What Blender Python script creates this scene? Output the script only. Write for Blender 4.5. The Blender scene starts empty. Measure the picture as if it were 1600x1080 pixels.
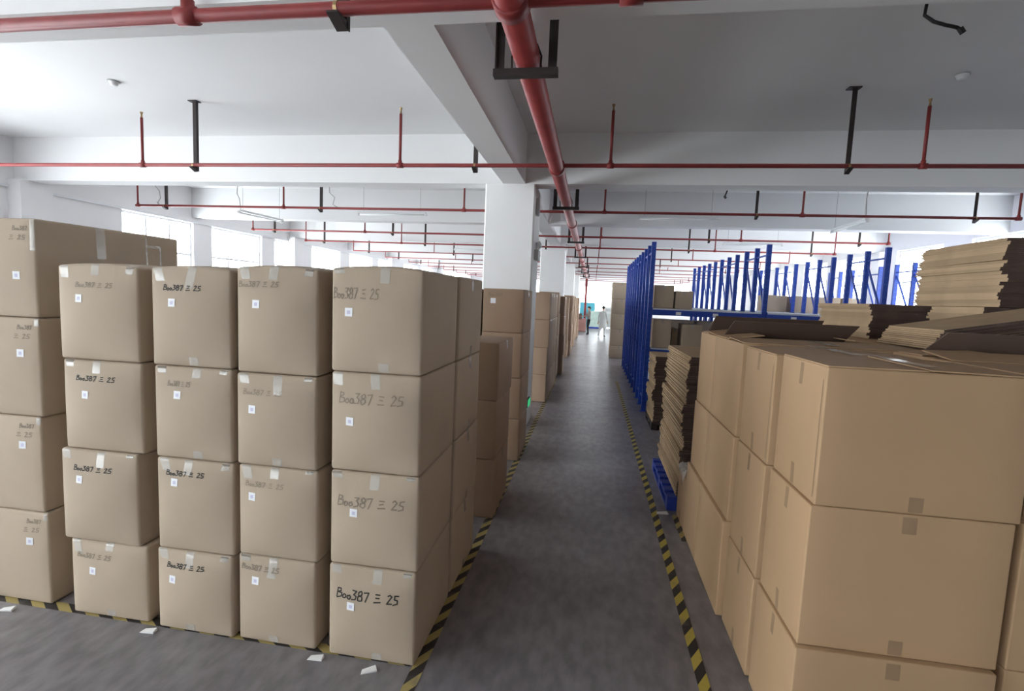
import bpy, bmesh, math, random
from mathutils import Vector, Matrix

rnd = random.Random(7)
SC = bpy.context.scene
COL = SC.collection
K = 0.9                       # survey units -> metres

# ------------------------------------------------------------------ camera
F_PX, YAW, PITCH, ROLL, EYE = 792.68, .154368, .0942333, .0419129, 2.2
cam_d = bpy.data.cameras.new('camera')
cam_d.sensor_fit = 'HORIZONTAL'; cam_d.sensor_width = 36.0
cam_d.lens = F_PX / 1600.0 * 36.0
cam_d.clip_start = .02; cam_d.clip_end = 300
cam = bpy.data.objects.new('camera', cam_d); COL.objects.link(cam)
_f = Vector((-math.sin(YAW)*math.cos(PITCH), math.cos(YAW)*math.cos(PITCH), -math.sin(PITCH)))
_r = Vector((math.cos(YAW), math.sin(YAW), 0)); _d = _f.cross(_r)
_r2 = _r*math.cos(ROLL) - _d*math.sin(ROLL); _d2 = _d*math.cos(ROLL) + _r*math.sin(ROLL)
_u = -_d2; _b = -_f
cam.matrix_world = Matrix(((_r2.x, _u.x, _b.x, 0), (_r2.y, _u.y, _b.y, 0), (_r2.z, _u.z, _b.z, EYE*K), (0, 0, 0, 1)))
SC.camera = cam

# ------------------------------------------------------------------ daylight and exposure
WORLD_STRENGTH = 8.0
world = bpy.data.worlds.new('overcast_sky'); SC.world = world
world.use_nodes = True
_bg = world.node_tree.nodes['Background']
_bg.inputs['Color'].default_value = (.93, .96, 1.0, 1)
_bg.inputs['Strength'].default_value = WORLD_STRENGTH
SC.view_settings.view_transform = 'Standard'
SC.view_settings.look = 'None'
SC.view_settings.gamma = 1.0
SC.view_settings.use_curve_mapping = False
SC.view_settings.exposure = 1.03

# hall: X across (left wall XL, right wall XR), Y along the aisle
XL, XR, Y0, Y1, SLAB, BEAM = -11.2, 8.9, -18.0, 46.0, 4.86, 4.06
UNSEEN_WIN = [(-16.9, -14.2), (-14.0, -11.3), (-11.1, -8.4), (-7.7, -5.0), (-4.8, -2.1), (-1.9, .8), (1.0, 3.7), (3.9, 6.6)]  # unseen windows, enlarged and added to for more light on box fronts
LEFT_WIN = [(10.7, 12.9), (13.6, 15.9), (16.6, 18.2), (19.0, 21.3),
            (22.2, 24.6), (25.4, 27.8), (29.0, 31.4), (32.2, 34.6), (36.4, 38.8), (39.6, 42.0)]
RIGHT_WIN = [(11.9, 13.95), (14.95, 17.0), (18.6, 20.8), (21.6, 23.8), (25.0, 27.4), (28.2, 30.6), (32.0, 34.4), (36.0, 38.4), (40.0, 42.4)]
FAR_WIN = [(-9.6, -7.2), (-6.2, -3.8), (2.8, 5.2), (6.0, 8.2)]
WZ0, WZ1, RZ1, NZ0 = 1.15, 3.9, 4.06, .35

def portal(x, y, z, sx, sz, rot):
    d = bpy.data.lights.new('window_daylight', 'AREA'); d.shape = 'RECTANGLE'
    d.size = sx*K; d.size_y = sz*K
    d.cycles.is_portal = True
    o = bpy.data.objects.new('window_daylight', d); COL.objects.link(o)
    o.location = (x*K, y*K, z*K); o.rotation_euler = rot
for a, b in UNSEEN_WIN: portal(XL-.3, (a+b)/2, (NZ0+WZ1)/2, WZ1-NZ0, b-a, (0, -math.pi/2, 0))
for a, b in LEFT_WIN: portal(XL-.3, (a+b)/2, (WZ0+WZ1)/2, WZ1-WZ0, b-a, (0, -math.pi/2, 0))
for a, b in RIGHT_WIN: portal(XR+.3, (a+b)/2, (WZ0+RZ1)/2, RZ1-WZ0, b-a, (0, math.pi/2, 0))
for a, b in FAR_WIN: portal((a+b)/2, Y1+.3, (WZ0+WZ1)/2, b-a, WZ1-WZ0, (-math.pi/2, 0, 0))
portal(.15, Y1+.3, 1.75, 2.9, 3.5, (-math.pi/2, 0, 0))

# ------------------------------------------------------------------ materials
def mat(name, col, rough=.6, spec=.5, metal=0.0, var=0.0, vscale=3.0, bump=0.0, bscale=60.0, obj_var=0.0, stretch=None):
    m = bpy.data.materials.new(name); m.use_nodes = True
    nt = m.node_tree; N = nt.nodes; L = nt.links
    p = N['Principled BSDF']
    p.inputs['Base Color'].default_value = (*col, 1)
    p.inputs['Roughness'].default_value = rough
    p.inputs['Specular IOR Level'].default_value = spec
    p.inputs['Metallic'].default_value = metal
    tc = N.new('ShaderNodeTexCoord'); src = tc.outputs['Object']
    if stretch:
        mp = N.new('ShaderNodeMapping'); mp.inputs['Scale'].default_value = stretch
        L.new(src, mp.inputs['Vector']); src = mp.outputs['Vector']
    c = None
    if var:
        nz = N.new('ShaderNodeTexNoise'); nz.inputs['Scale'].default_value = vscale; nz.inputs['Detail'].default_value = 4
        L.new(src, nz.inputs['Vector'])
        mr = N.new('ShaderNodeMapRange'); mr.inputs['From Min'].default_value = .25; mr.inputs['From Max'].default_value = .75
        mr.inputs['To Min'].default_value = 1-var; mr.inputs['To Max'].default_value = 1+var
        L.new(nz.outputs['Fac'], mr.inputs['Value']); c = mr.outputs['Result']
    if obj_var:
        oi = N.new('ShaderNodeObjectInfo'); m2 = N.new('ShaderNodeMapRange')
        m2.inputs['To Min'].default_value = 1-obj_var; m2.inputs['To Max'].default_value = 1+obj_var
        L.new(oi.outputs['Random'], m2.inputs['Value'])
        if c is None: c = m2.outputs['Result']
        else:
            mm = N.new('ShaderNodeMath'); mm.operation = 'MULTIPLY'
            L.new(c, mm.inputs[0]); L.new(m2.outputs['Result'], mm.inputs[1]); c = mm.outputs[0]
    if c is not None:
        vm = N.new('ShaderNodeVectorMath'); vm.operation = 'SCALE'
        vm.inputs[0].default_value = col
        L.new(c, vm.inputs['Scale']); L.new(vm.outputs['Vector'], p.inputs['Base Color'])
    if bump:
        n2 = N.new('ShaderNodeTexNoise'); n2.inputs['Scale'].default_value = bscale; n2.inputs['Detail'].default_value = 3
        L.new(src, n2.inputs['Vector'])
        b = N.new('ShaderNodeBump'); b.inputs['Strength'].default_value = bump; b.inputs['Distance'].default_value = .01
        L.new(n2.outputs['Fac'], b.inputs['Height']); L.new(b.outputs['Normal'], p.inputs['Normal'])
    return m

def mat_clear(name, col, rough, alpha):
    m = bpy.data.materials.new(name); m.use_nodes = True
    p = m.node_tree.nodes['Principled BSDF']
    p.inputs['Base Color'].default_value = (*col, 1); p.inputs['Roughness'].default_value = rough
    p.inputs['Alpha'].default_value = alpha; p.inputs['Specular IOR Level'].default_value = .8
    return m

def mat_glass():
    m = bpy.data.materials.new('window_glass'); m.use_nodes = True
    nt = m.node_tree; N = nt.nodes; L = nt.links
    N.remove(N['Principled BSDF'])
    t = N.new('ShaderNodeBsdfTransparent'); t.inputs['Color'].default_value = (.95, .97, .97, 1)
    g = N.new('ShaderNodeBsdfGlossy'); g.inputs['Roughness'].default_value = .05
    mx = N.new('ShaderNodeMixShader'); mx.inputs[0].default_value = .05
    L.new(t.outputs[0], mx.inputs[1]); L.new(g.outputs[0], mx.inputs[2])
    L.new(mx.outputs[0], N['Material Output'].inputs['Surface'])
    return m

def mat_hazard(name, yellow, black, period=.24):
    """printed hazard tape: slanted yellow / black bars along the strip, scuffed"""
    m = bpy.data.materials.new(name); m.use_nodes = True
    nt = m.node_tree; N = nt.nodes; L = nt.links; p = N['Principled BSDF']
    tc = N.new('ShaderNodeTexCoord'); sx = N.new('ShaderNodeSeparateXYZ'); L.new(tc.outputs['UV'], sx.inputs[0])
    ad = N.new('ShaderNodeMath'); ad.operation = 'ADD'; L.new(sx.outputs['X'], ad.inputs[0]); L.new(sx.outputs['Y'], ad.inputs[1])
    dv = N.new('ShaderNodeMath'); dv.operation = 'DIVIDE'; L.new(ad.outputs[0], dv.inputs[0]); dv.inputs[1].default_value = period
    fr = N.new('ShaderNodeMath'); fr.operation = 'FRACT'; L.new(dv.outputs[0], fr.inputs[0])
    gt = N.new('ShaderNodeMath'); gt.operation = 'GREATER_THAN'; L.new(fr.outputs[0], gt.inputs[0]); gt.inputs[1].default_value = .5
    mx = N.new('ShaderNodeMix'); mx.data_type = 'RGBA'
    mx.inputs['A'].default_value = (*black, 1); mx.inputs['B'].default_value = (*yellow, 1)
    L.new(gt.outputs[0], mx.inputs['Factor'])
    nz = N.new('ShaderNodeTexNoise'); nz.inputs['Scale'].default_value = 9; L.new(tc.outputs['Object'], nz.inputs['Vector'])
    mr = N.new('ShaderNodeMapRange'); mr.inputs['From Min'].default_value = .55; mr.inputs['From Max'].default_value = .75
    mr.inputs['To Max'].default_value = .5; L.new(nz.outputs['Fac'], mr.inputs['Value'])
    m3 = N.new('ShaderNodeMix'); m3.data_type = 'RGBA'; m3.inputs['B'].default_value = (.16, .15, .14, 1)
    L.new(mr.outputs[0], m3.inputs['Factor']); L.new(mx.outputs['Result'], m3.inputs['A'])
    L.new(m3.outputs['Result'], p.inputs['Base Color']); p.inputs['Roughness'].default_value = .5
    return m

def mat_floor():
    m = bpy.data.materials.new('worn_concrete_floor'); m.use_nodes = True
    nt = m.node_tree; N = nt.nodes; L = nt.links; p = N['Principled BSDF']
    tc = N.new('ShaderNodeTexCoord')
    def noise(scale, detail, st=(1, 1, 1)):
        mp = N.new('ShaderNodeMapping'); mp.inputs['Scale'].default_value = st; L.new(tc.outputs['Object'], mp.inputs['Vector'])
        n = N.new('ShaderNodeTexNoise'); n.inputs['Scale'].default_value = scale; n.inputs['Detail'].default_value = detail
        L.new(mp.outputs['Vector'], n.inputs['Vector']); return n.outputs['Fac']
    r1 = N.new('ShaderNodeValToRGB'); L.new(noise(1.3, 6), r1.inputs[0])
    r1.color_ramp.elements[0].position = .3; r1.color_ramp.elements[0].color = (.175, .162, .172, 1)
    r1.color_ramp.elements[1].position = .72; r1.color_ramp.elements[1].color = (.265, .25, .262, 1)
    mr = N.new('ShaderNodeMapRange'); L.new(noise(14, 8, (1, .45, 1)), mr.inputs['Value'])
    mr.inputs['From Min'].default_value = .35; mr.inputs['From Max'].default_value = .7; mr.inputs['To Min'].default_value = .78; mr.inputs['To Max'].default_value = 1.18
    vm = N.new('ShaderNodeVectorMath'); vm.operation = 'SCALE'; L.new(r1.outputs[0], vm.inputs[0]); L.new(mr.outputs[0], vm.inputs['Scale'])
    L.new(vm.outputs[0], p.inputs['Base Color'])
    m2 = N.new('ShaderNodeMapRange'); L.new(noise(5, 5), m2.inputs['Value']); m2.inputs['To Min'].default_value = .24; m2.inputs['To Max'].default_value = .46
    L.new(m2.outputs[0], p.inputs['Roughness'])
    b = N.new('ShaderNodeBump'); b.inputs['Strength'].default_value = .08; b.inputs['Distance'].default_value = .01
    L.new(noise(30, 4), b.inputs['Height']); L.new(b.outputs[0], p.inputs['Normal'])
    return m

def mat_rack():
    m = mat('blue_rack_steel', (.012, .055, .36), .42, .5, var=.08, vscale=4)
    return m

M = dict(
    floor=mat_floor(),
    wall=mat('white_wall_paint', (.80, .79, .80), .85, .2, var=.03, vscale=.8),
    ceil=mat('white_ceiling_paint', (.78, .78, .78), .9, .15, var=.025, vscale=.7),
    column=mat('white_column_paint', (.82, .82, .81), .8, .2, var=.02),
    red=mat('red_pipe_paint', (.21, .028, .027), .52, .35, var=.15, vscale=6),
    hang=mat('dark_hanger_steel', (.028, .019, .018), .6, .4, var=.2, vscale=8),
    brass=mat('sprinkler_brass', (.35, .24, .12), .4, .5, metal=.8),
    cb=mat('packed_cardboard', (.44, .35, .26), .72, .25, var=.06, vscale=2.2, bump=.10, bscale=26, obj_var=.05),
    cbw=mat('new_kraft_cardboard', (.44, .285, .16), .65, .3, var=.05, vscale=2.0, bump=.08, bscale=24, obj_var=.05),
    cbd=mat('kraft_inner_face', (.30, .20, .125), .75, .2, var=.08, vscale=3),
    sheet=mat('corrugated_sheet', (.42, .30, .19), .95, .02, var=.10, vscale=5, obj_var=.14),
    flapd=mat('flap_shade_carton_brown', (.135, .09, .07), .8, .2, var=.08, vscale=3),  # raised flaps: shade put into the colour; the carried carton is really brown
    flute=mat('shaded_flute_ends', (.10, .068, .058), .95, .02, var=.2, vscale=9),  # dark colour stands in for shade inside the open flutes
    cbm=mat('dim_lit_packed_cardboard', (.37, .255, .175), .72, .25, var=.06, vscale=2.2, bump=.10, bscale=26, obj_var=.06),  # packed cardboard darkened and warmed, weaker light put into the colour
    tape=mat_clear('clear_packing_tape', (.74, .70, .63), .14, .48),
    tapeb=mat_clear('brown_packing_tape', (.30, .20, .13), .25, .3),
    sticker=mat('white_sticker', (.82, .82, .84), .6, .3),
    mark=mat('violet_stamp_ink', (.58, .56, .70), .7, .2),
    ink=mat('black_marker_ink', (.05, .045, .04), .7, .2),
    inkf=mat('faded_marker_ink', (.255, .205, .155), .7, .2),
    rack=mat_rack(),
    slot=mat('rack_slot_edge', (.045, .11, .43), .5, .4),
    deck=mat('pale_shelf_board', (.60, .62, .68), .6, .3, var=.05),
    tag=mat('white_tag', (.78, .79, .80), .6, .3),
    haz=mat_hazard('hazard_tape_print', (.50, .40, .07), (.022, .02, .02), .22),
    haz2=mat_hazard('hazard_tape_print_worn', (.42, .33, .12), (.03, .026, .024), .21),
    glass=mat_glass(),
    alu=mat('white_window_frame', (.72, .73, .75), .45, .5),
    lampw=mat('white_lamp_housing', (.74, .75, .75), .45, .4),
    tube=mat('unlit_tube_glass', (.80, .82, .82), .2, .6),
    cable=mat('black_cable', (.02, .018, .018), .5, .4),
    greyc=mat('grey_cable', (.35, .34, .33), .6, .3),
    grey=mat('grey_plastic', (.42, .42, .42), .5, .4),
    pallet=mat('blue_pallet_plastic', (.02, .05, .32), .45, .5, var=.1),
    exitb=mat('exit_sign_casing', (.02, .02, .02), .4, .4),
    paper=mat('white_paper', (.78, .77, .75), .8, .2),
    plastic=mat_clear('crumpled_clear_wrap', (.62, .56, .50), .25, .6),
    teal=mat('teal_panel', (.10, .42, .52), .5, .4, var=.08),
    mint=mat('pale_green_wrap', (.52, .66, .58), .4, .4, var=.12, vscale=4),
    greym=mat('pale_grey_machine', (.52, .54, .52), .5, .4, var=.08),
    pink=mat('dusty_red_carton', (.36, .19, .16), .75, .2, var=.06),
    skin=mat('skin', (.50, .31, .22), .55, .3), hair=mat('black_hair', (.012, .011, .012), .5, .4),
    shirt=mat('grey_brown_shirt', (.22, .19, .17), .8, .2), trous=mat('black_trousers', (.018, .017, .02), .8, .2),
    coat=mat('white_work_coat', (.46, .47, .46), .8, .2), shoe=mat('dark_shoes', (.07, .04, .04), .6, .3),
    wtrous=mat('pale_trousers', (.5, .5, .49), .8, .2),
)
def mat_emit(name, col, s):
    m = bpy.data.materials.new(name); m.use_nodes = True; p = m.node_tree.nodes['Principled BSDF']
    p.inputs['Base Color'].default_value = (*col, 1); p.inputs['Emission Color'].default_value = (*col, 1); p.inputs['Emission Strength'].default_value = s
    return m
M['exitg'] = mat_emit('lit_green_exit_face', (.03, .45, .16), .5)

# ------------------------------------------------------------------ mesh helpers
class MB:
    def __init__(s): s.v = []; s.f = []; s.uv = None
    def box(s, x0, x1, y0, y1, z0, z1):
        b = len(s.v)
        s.v += [(x0,y0,z0),(x1,y0,z0),(x1,y1,z0),(x0,y1,z0),(x0,y0,z1),(x1,y0,z1),(x1,y1,z1),(x0,y1,z1)]
        s.f += [tuple(b+i for i in q) for q in ((0,3,2,1),(4,5,6,7),(0,1,5,4),(1,2,6,5),(2,3,7,6),(3,0,4,7))]
        return s
    def hexa(s, pts):
        """eight corners, bottom four then top four"""
        b = len(s.v); s.v += [tuple(p) for p in pts]
        s.f += [tuple(b+i for i in q) for q in ((0,3,2,1),(4,5,6,7),(0,1,5,4),(1,2,6,5),(2,3,7,6),(3,0,4,7))]
        return s
    def slab(s, a, b, c, t):
        """thin plate with corner a, edge vectors b, c, thickness t along normal"""
        a, b, c = Vector(a), Vector(b), Vector(c); n = b.cross(c).normalized()*t
        return s.hexa([a, a+b, a+b+c, a+c, a+n, a+b+n, a+b+c+n, a+c+n])
    def bar(s, p, q, w, h=None, up=(0,0,1)):
        p, q = Vector(p), Vector(q); h = h or w; d = (q-p).normalized(); u = Vector(up)
        if abs(d.dot(u)) > .98: u = Vector((1,0,0))
        a = d.cross(u).normalized()*w/2; c = a.cross(d).normalized()*h/2
        b = len(s.v)
        for o in (p, q):
            s.v += [tuple(o-a-c), tuple(o+a-c), tuple(o+a+c), tuple(o-a+c)]
        s.f += [tuple(b+i for i in k) for k in ((0,1,2,3),(7,6,5,4),(0,4,5,1),(1,5,6,2),(2,6,7,3),(3,7,4,0))]
        return s
    def tube(s, pts, r, n=10, cap=True):
        pts = [Vector(p) for p in pts]; rs = r if isinstance(r, (list, tuple)) else [r]*len(pts)
        b = len(s.v); prev = None
        for i, p in enumerate(pts):
            d = (pts[min(i+1, len(pts)-1)] - pts[max(i-1, 0)]).normalized()
            if prev is None:
                u = Vector((0,0,1)) if abs(d.z) < .9 else Vector((1,0,0)); a = d.cross(u).normalized()
            else: a = (prev - d*prev.dot(d)).normalized()
            prev = a; c = d.cross(a)
            for k in range(n):
                t = 2*math.pi*k/n; s.v.append(tuple(p + (a*math.cos(t)+c*math.sin(t))*rs[i]))
        for i in range(len(pts)-1):
            for k in range(n):
                k2 = (k+1) % n
                s.f.append((b+i*n+k, b+i*n+k2, b+(i+1)*n+k2, b+(i+1)*n+k))
        if cap:
            s.f.append(tuple(b+k for k in reversed(range(n)))); e = b+(len(pts)-1)*n; s.f.append(tuple(e+k for k in range(n)))
        return s
    def quad(s, a, b, c, d):
        i = len(s.v); s.v += [tuple(a), tuple(b), tuple(c), tuple(d)]; s.f.append((i, i+1, i+2, i+3)); return s
    def mesh(s, name, m, smooth=False):
        me = bpy.data.meshes.new(name)
        me.from_pydata([(x*K, y*K, z*K) for x, y, z in s.v], [], s.f)
        if smooth: me.polygons.foreach_set('use_smooth', [True]*len(me.polygons))
        if m is not None: me.materials.append(M[m] if isinstance(m, str) else m)
        me.update(); return me
    def build(s, name, m, parent=None, loc=(0,0,0), rz=0.0, smooth=False):
        return link(name, s.mesh(name, m, smooth), parent, loc, rz)

def link(name, me, parent=None, loc=(0,0,0), rz=0.0):
    o = bpy.data.objects.new(name, me); COL.objects.link(o)
    o.location = (loc[0]*K, loc[1]*K, loc[2]*K); o.rotation_euler = (0, 0, rz)
    if parent is not None: o.parent = parent
    return o
def tag(o, label, cat, group=None, kind=None):
    if label: o['label'] = label
    if cat: o['category'] = cat
    if group: o['group'] = group
    if kind: o['kind'] = kind
    return o
def empty(name, loc, label, cat, group=None, rz=0.0):
    o = bpy.data.objects.new(name, None); COL.objects.link(o); o.empty_display_size = .2
    o.location = (loc[0]*K, loc[1]*K, loc[2]*K); o.rotation_euler = (0, 0, rz)
    return tag(o, label, cat, group)
def struct(o, label, cat): return tag(o, label, cat, None, 'structure')

# ------------------------------------------------------------------ setting: floor, walls, slab, beams, columns
struct(MB().box(XL-.3, XR+.3, Y0-.3, Y1+.3, -.2, 0).build('floor', 'floor'), 'dark grey worn concrete warehouse floor', 'floor')
struct(MB().box(XL-.3, XR+.3, Y0-.3, Y1+.3, SLAB, SLAB+.25).build('ceiling', 'ceil'), 'white painted concrete ceiling slab', 'ceiling')

def wall_openings(spans, a0, a1, z1):
    """rects (a, b, z0, z1) of wall left around openings"""
    out = []; c = a0
    for a, b in spans:
        out.append((c, a, 0, SLAB)); out.append((a, b, 0, NZ0 if (a, b) in UNSEEN_WIN else WZ0)); out.append((a, b, z1, SLAB)); c = b
    out.append((c, a1, 0, SLAB)); return out
mb = MB()
for a, b, z0, z1 in wall_openings(UNSEEN_WIN+LEFT_WIN, Y0, Y1, WZ1): mb.box(XL-.25, XL, a, b, z0, z1)
struct(mb.build('wall_left', 'wall'), 'white left wall with a long row of windows', 'wall')
mb = MB()
for a, b, z0, z1 in wall_openings(RIGHT_WIN, Y0, Y1, RZ1): mb.box(XR, XR+.25, a, b, z0, z1)
struct(mb.build('wall_right', 'wall'), 'white right wall with bright windows behind the racks', 'wall')
mb = MB(); c = XL-.25
for a, b, zl, zh in sorted([(a, b, WZ0, WZ1) for a, b in FAR_WIN] + [(-1.3, 1.6, 0, 3.5)]):
    mb.box(c, a, Y1, Y1+.25, 0, SLAB)
    if zl: mb.box(a, b, Y1, Y1+.25, 0, zl)
    mb.box(a, b, Y1, Y1+.25, zh, SLAB); c = b
mb.box(c, XR+.25, Y1, Y1+.25, 0, SLAB)
struct(mb.build('wall_far', 'wall'), 'white end wall at the far end of the aisle', 'wall')
struct(MB().box(XL-.25, XR+.25, Y0-.25, Y0, 0, SLAB).build('wall_back', 'wall'), 'white wall behind the viewer', 'wall')

win_n = [0]
def window(axis, c, a, b, z0, z1, nm=3, door=False):
    """frame with mullions and separate panes; axis 'x' = wall at x=c"""
    win_n[0] += 1
    w, h = b-a, z1-z0; t = .05
    mb = MB(); mb.box(-w/2, w/2, -.04, .04, 0, t); mb.box(-w/2, w/2, -.04, .04, h-t, h)
    for k in range(nm+1):
        x = -w/2 + t/2 + (w-t)*k/nm; mb.box(x-t/2, x+t/2, -.035, .035, t, h-t)
    tz = h*.68; mb.box(-w/2+t, w/2-t, -.03, .03, tz-t/2, tz+t/2)
    if axis == 'x': loc, rz = (c, (a+b)/2, z0), math.pi/2
    else: loc, rz = ((a+b)/2, c, z0), 0
    name = ('door_%d' % 1) if door else 'window_%d' % win_n[0]
    o = mb.build(name, 'alu', None, loc, rz)
    struct(o, 'bright glazed end doorway of the aisle' if door else 'white framed window full of daylight', 'door' if door else 'window')
    for k in range(nm):
        x0 = -w/2+t+(w-t)*k/nm; x1 = -w/2+(w-t)*(k+1)/nm
        MB().box(x0, x1, -.004, .004, t, tz-t/2).build('pane', 'glass', o)
        MB().box(x0, x1, -.004, .004, tz+t/2, h-t).build('pane', 'glass', o)
for a, b in UNSEEN_WIN: window('x', XL-.12, a, b, NZ0, WZ1)
for a, b in LEFT_WIN: window('x', XL-.12, a, b, WZ0, WZ1)
for a, b in RIGHT_WIN: window('x', XR+.12, a, b, WZ0, RZ1)
for a, b in FAR_WIN: window('y', Y1+.12, a, b, WZ0, WZ1)
window('y', Y1+.12, -1.3, 1.6, 0, 3.5, 2, True)

# beams across and along, pilasters on the side walls
BEAMS_Y = [-14.8, -10.2, -5.6, -1.2, 3.2, 8.43, 12.85, 17.5, 22.0, 26.6, 31.1, 35.7, 40.3]
mb = MB()
n_trim = 0
for y in BEAMS_Y:
    n_trim += 1
    struct(MB().box(XL, XR, y, y+.37, BEAM, SLAB).build('trim_%d' % n_trim, 'ceil'), 'white concrete cross beam under the ceiling', 'beam')
prev = Y0
for y in BEAMS_Y + [Y1]:
    n_trim += 1
    struct(MB().box(-1.57, -1.2, prev, y, BEAM, SLAB).build('trim_%d' % n_trim, 'ceil'), 'white concrete beam running along the aisle', 'beam')
    prev = y+.37
for y in (-1.25, 8.4, 17.45, 26.55, 35.65):
    n_trim += 1
    struct(MB().box(XL, XL+.3, y-.1, y+.5, 0, BEAM).build('trim_%d' % n_trim, 'wall'), 'white pilaster on the left wall', 'pilaster')
    n_trim += 1
    struct(MB().box(XR-.3, XR, y-.1, y+.5, 0, BEAM).build('trim_%d' % n_trim, 'wall'), 'white pilaster on the right wall', 'pilaster')
COLS = [8.43, 17.5, 26.6, 35.7]
for i, y in enumerate(COLS):
    mb = MB(); x0, x1, y0, y1, c = -1.87, -1.03, y, y+.8, .025
    prof = [(x0+c,y0),(x1-c,y0),(x1,y0+c),(x1,y1-c),(x1-c,y1),(x0+c,y1),(x0,y1-c),(x0,y0+c)]
    b = len(mb.v)
    for z in (0, BEAM): mb.v += [(px, py, z) for px, py in prof]
    for k in range(8): mb.f.append((k, (k+1) % 8, 8+(k+1) % 8, 8+k))
    mb.f += [tuple(range(7, -1, -1)), tuple(range(8, 16))]
    n_trim += 1
    struct(mb.build('trim_%d' % n_trim, 'column'), ['square white column rising behind the left stacks, nearest one', 'second white column along the aisle',
           'third white column along the aisle', 'farthest white column along the aisle'][i], 'column')
n_trim += 1
struct(MB().bar((XL+.03, Y0, 3.92), (XL+.03, Y1, 3.95), .04, .05).build('trim_%d' % n_trim, 'alu'), 'thin conduit along the left wall', 'conduit')

# ------------------------------------------------------------------ sprinkler pipes
PZ = 3.94
def collar(mb, x, y, r, w=.06):
    mb.tube([(x-w/2, y, PZ), (x+w/2, y, PZ)], r, 12)
def branch(y, r, label, xa=-10.37, xb=7.26, ends=True, detail=True, hang_w=.05):
    o = empty('sprinkler_pipe', (0, y, 0), label, 'pipe', 'red branch pipes under the ceiling')
    n = 12 if detail else 6
    MB().tube([(xa, 0, PZ), (xb, 0, PZ)], r, n).build('pipe_run', 'red', o, smooth=True)
    ris = [-6.75, -2.72, .12, 3.74]
    if ends: ris = [xa] + ris + [xb]
    for x in ris:
        rr = r*.72
        p = MB().tube([(x, 0, PZ), (x, 0, 4.62)], rr, n).build('riser', 'red', o, smooth=True)
        if detail:
            MB().tube([(x, 0, 4.62), (x, 0, 4.66), (x, 0, 4.70)], [.016, .01, .022], 8).build('sprinkler_head', 'brass', p)
            c = MB(); collar(c, x, 0, r*1.35, r*3.2); c.tube([(x, 0, PZ), (x, 0, PZ+r*2.4)], rr*1.35, n)
            c.build('tee_fitting', 'red', o, smooth=True)
    for x in (-9.68, -5.9, -1.67, 2.94, 6.6):
        if x < xa or x > xb: continue
        h = MB(); w = hang_w
        h.box(x-w/2, x+w/2, r+.004, r+.012, PZ-r-.05, SLAB)          # angle iron, two legs
        h.box(x+w/2-.008, x+w/2, r+.012, r+.05, PZ-r-.05, SLAB)
        h.hexa([(x-w/2, -r-.03, PZ-r-.012), (x+w/2, -r-.03, PZ-r-.012), (x+w/2, r+.02, PZ-r-.06), (x-w/2, r+.02, PZ-r-.06),
                (x-w/2, -r-.03, PZ-r-.002), (x+w/2, -r-.03, PZ-r-.002), (x+w/2, r+.02, PZ-r-.002), (x-w/2, r+.02, PZ-r-.002)])
        h.box(x-.08, x+.06, r-.03, r+.07, SLAB-.012, SLAB)
        h.build('hanger', 'hang', o)
        if detail: MB().tube([(x-.012, 0, PZ), (x+.012, 0, PZ)], r*1.12, 12).build('clamp', 'brass', o)
ORD = ['second', 'third', 'fourth', 'fifth', 'sixth', 'seventh', 'eighth', 'ninth', 'tenth', 'eleventh', 'twelfth']
branch(3.115, .042, 'thick red cross pipe at the top left, nearest to the viewer', XL+.1, XR-.1, False, True, .075)
branch(6.818, .027, 'red cross pipe in front of the nearest white column, spanning the frame', XL+.1, XR-.1, False, True, .055)
for i, y in enumerate([10.32, 14.3, 17.2, 20.9, 24.3, 27.6, 31.0, 34.4, 37.8, 41.2, 44.3]):
    branch(y, .026, ['red cross pipe just behind the nearest white column, with upturned ends',
        'second red cross pipe behind the nearest white column', 'third red cross pipe behind the nearest white column',
        'fourth red cross pipe behind the nearest white column', 'fifth red cross pipe behind the nearest white column',
        'sixth red cross pipe behind the nearest white column', 'seventh red cross pipe behind the nearest white column',
        'eighth red cross pipe behind the nearest white column', 'ninth red cross pipe behind the nearest white column',
        'tenth red cross pipe behind the nearest white column', 'last red cross pipe, by the far end wall'][i],
        detail=i < 3)
mp = empty('main_pipe', (-.575, 0, 0), 'large red main pipe running above the aisle to the far end', 'pipe')
MB().tube([(0, Y0+.3, PZ), (0, 39.0, PZ)], .095, 24).build('pipe_run', 'red', mp, smooth=True)
for y in (3.115, 6.9, 11.9, 17.2, 22.6, 28, 33.4):
    MB().tube([(0, y-.06, PZ), (0, y-.055, PZ), (0, y+.055, PZ), (0, y+.06, PZ)], [.10, .112, .112, .10], 24).build('coupling', 'red', mp, smooth=True)
for y in (3.8, 9.25, 14.6, 19.6, 25, 30.5, 36):
    h = MB(); b = PZ-.095
    for s in (-1, 1):
        x = s*.19; h.box(x-.03, x+.03, y-.004, y+.004, b-.05, SLAB); h.box(x+s*.03-.004, x+s*.03+.004, y-.03, y+.004, b-.05, SLAB)
        h.box(x-.06, x+.06, y-.06, y+.06, SLAB-.012, SLAB)
    h.box(-.235, .235, y-.035, y+.035, b-.05, b-.001); h.build('u_hanger', 'hang', mp)
    MB().tube([(-.105, y+.01, b), (-.108, y+.01, PZ), (-.075, y+.01, PZ+.08), (0, y+.01, PZ+.108), (.075, y+.01, PZ+.08), (.108, y+.01, PZ), (.105, y+.01, b)], .008, 6).build('u_bolt', 'hang', mp)
MB().tube([(0, 39.0, PZ), (0, 39.0, 0)], .085, 12).build('standpipe', 'red', mp, smooth=True)

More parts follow.
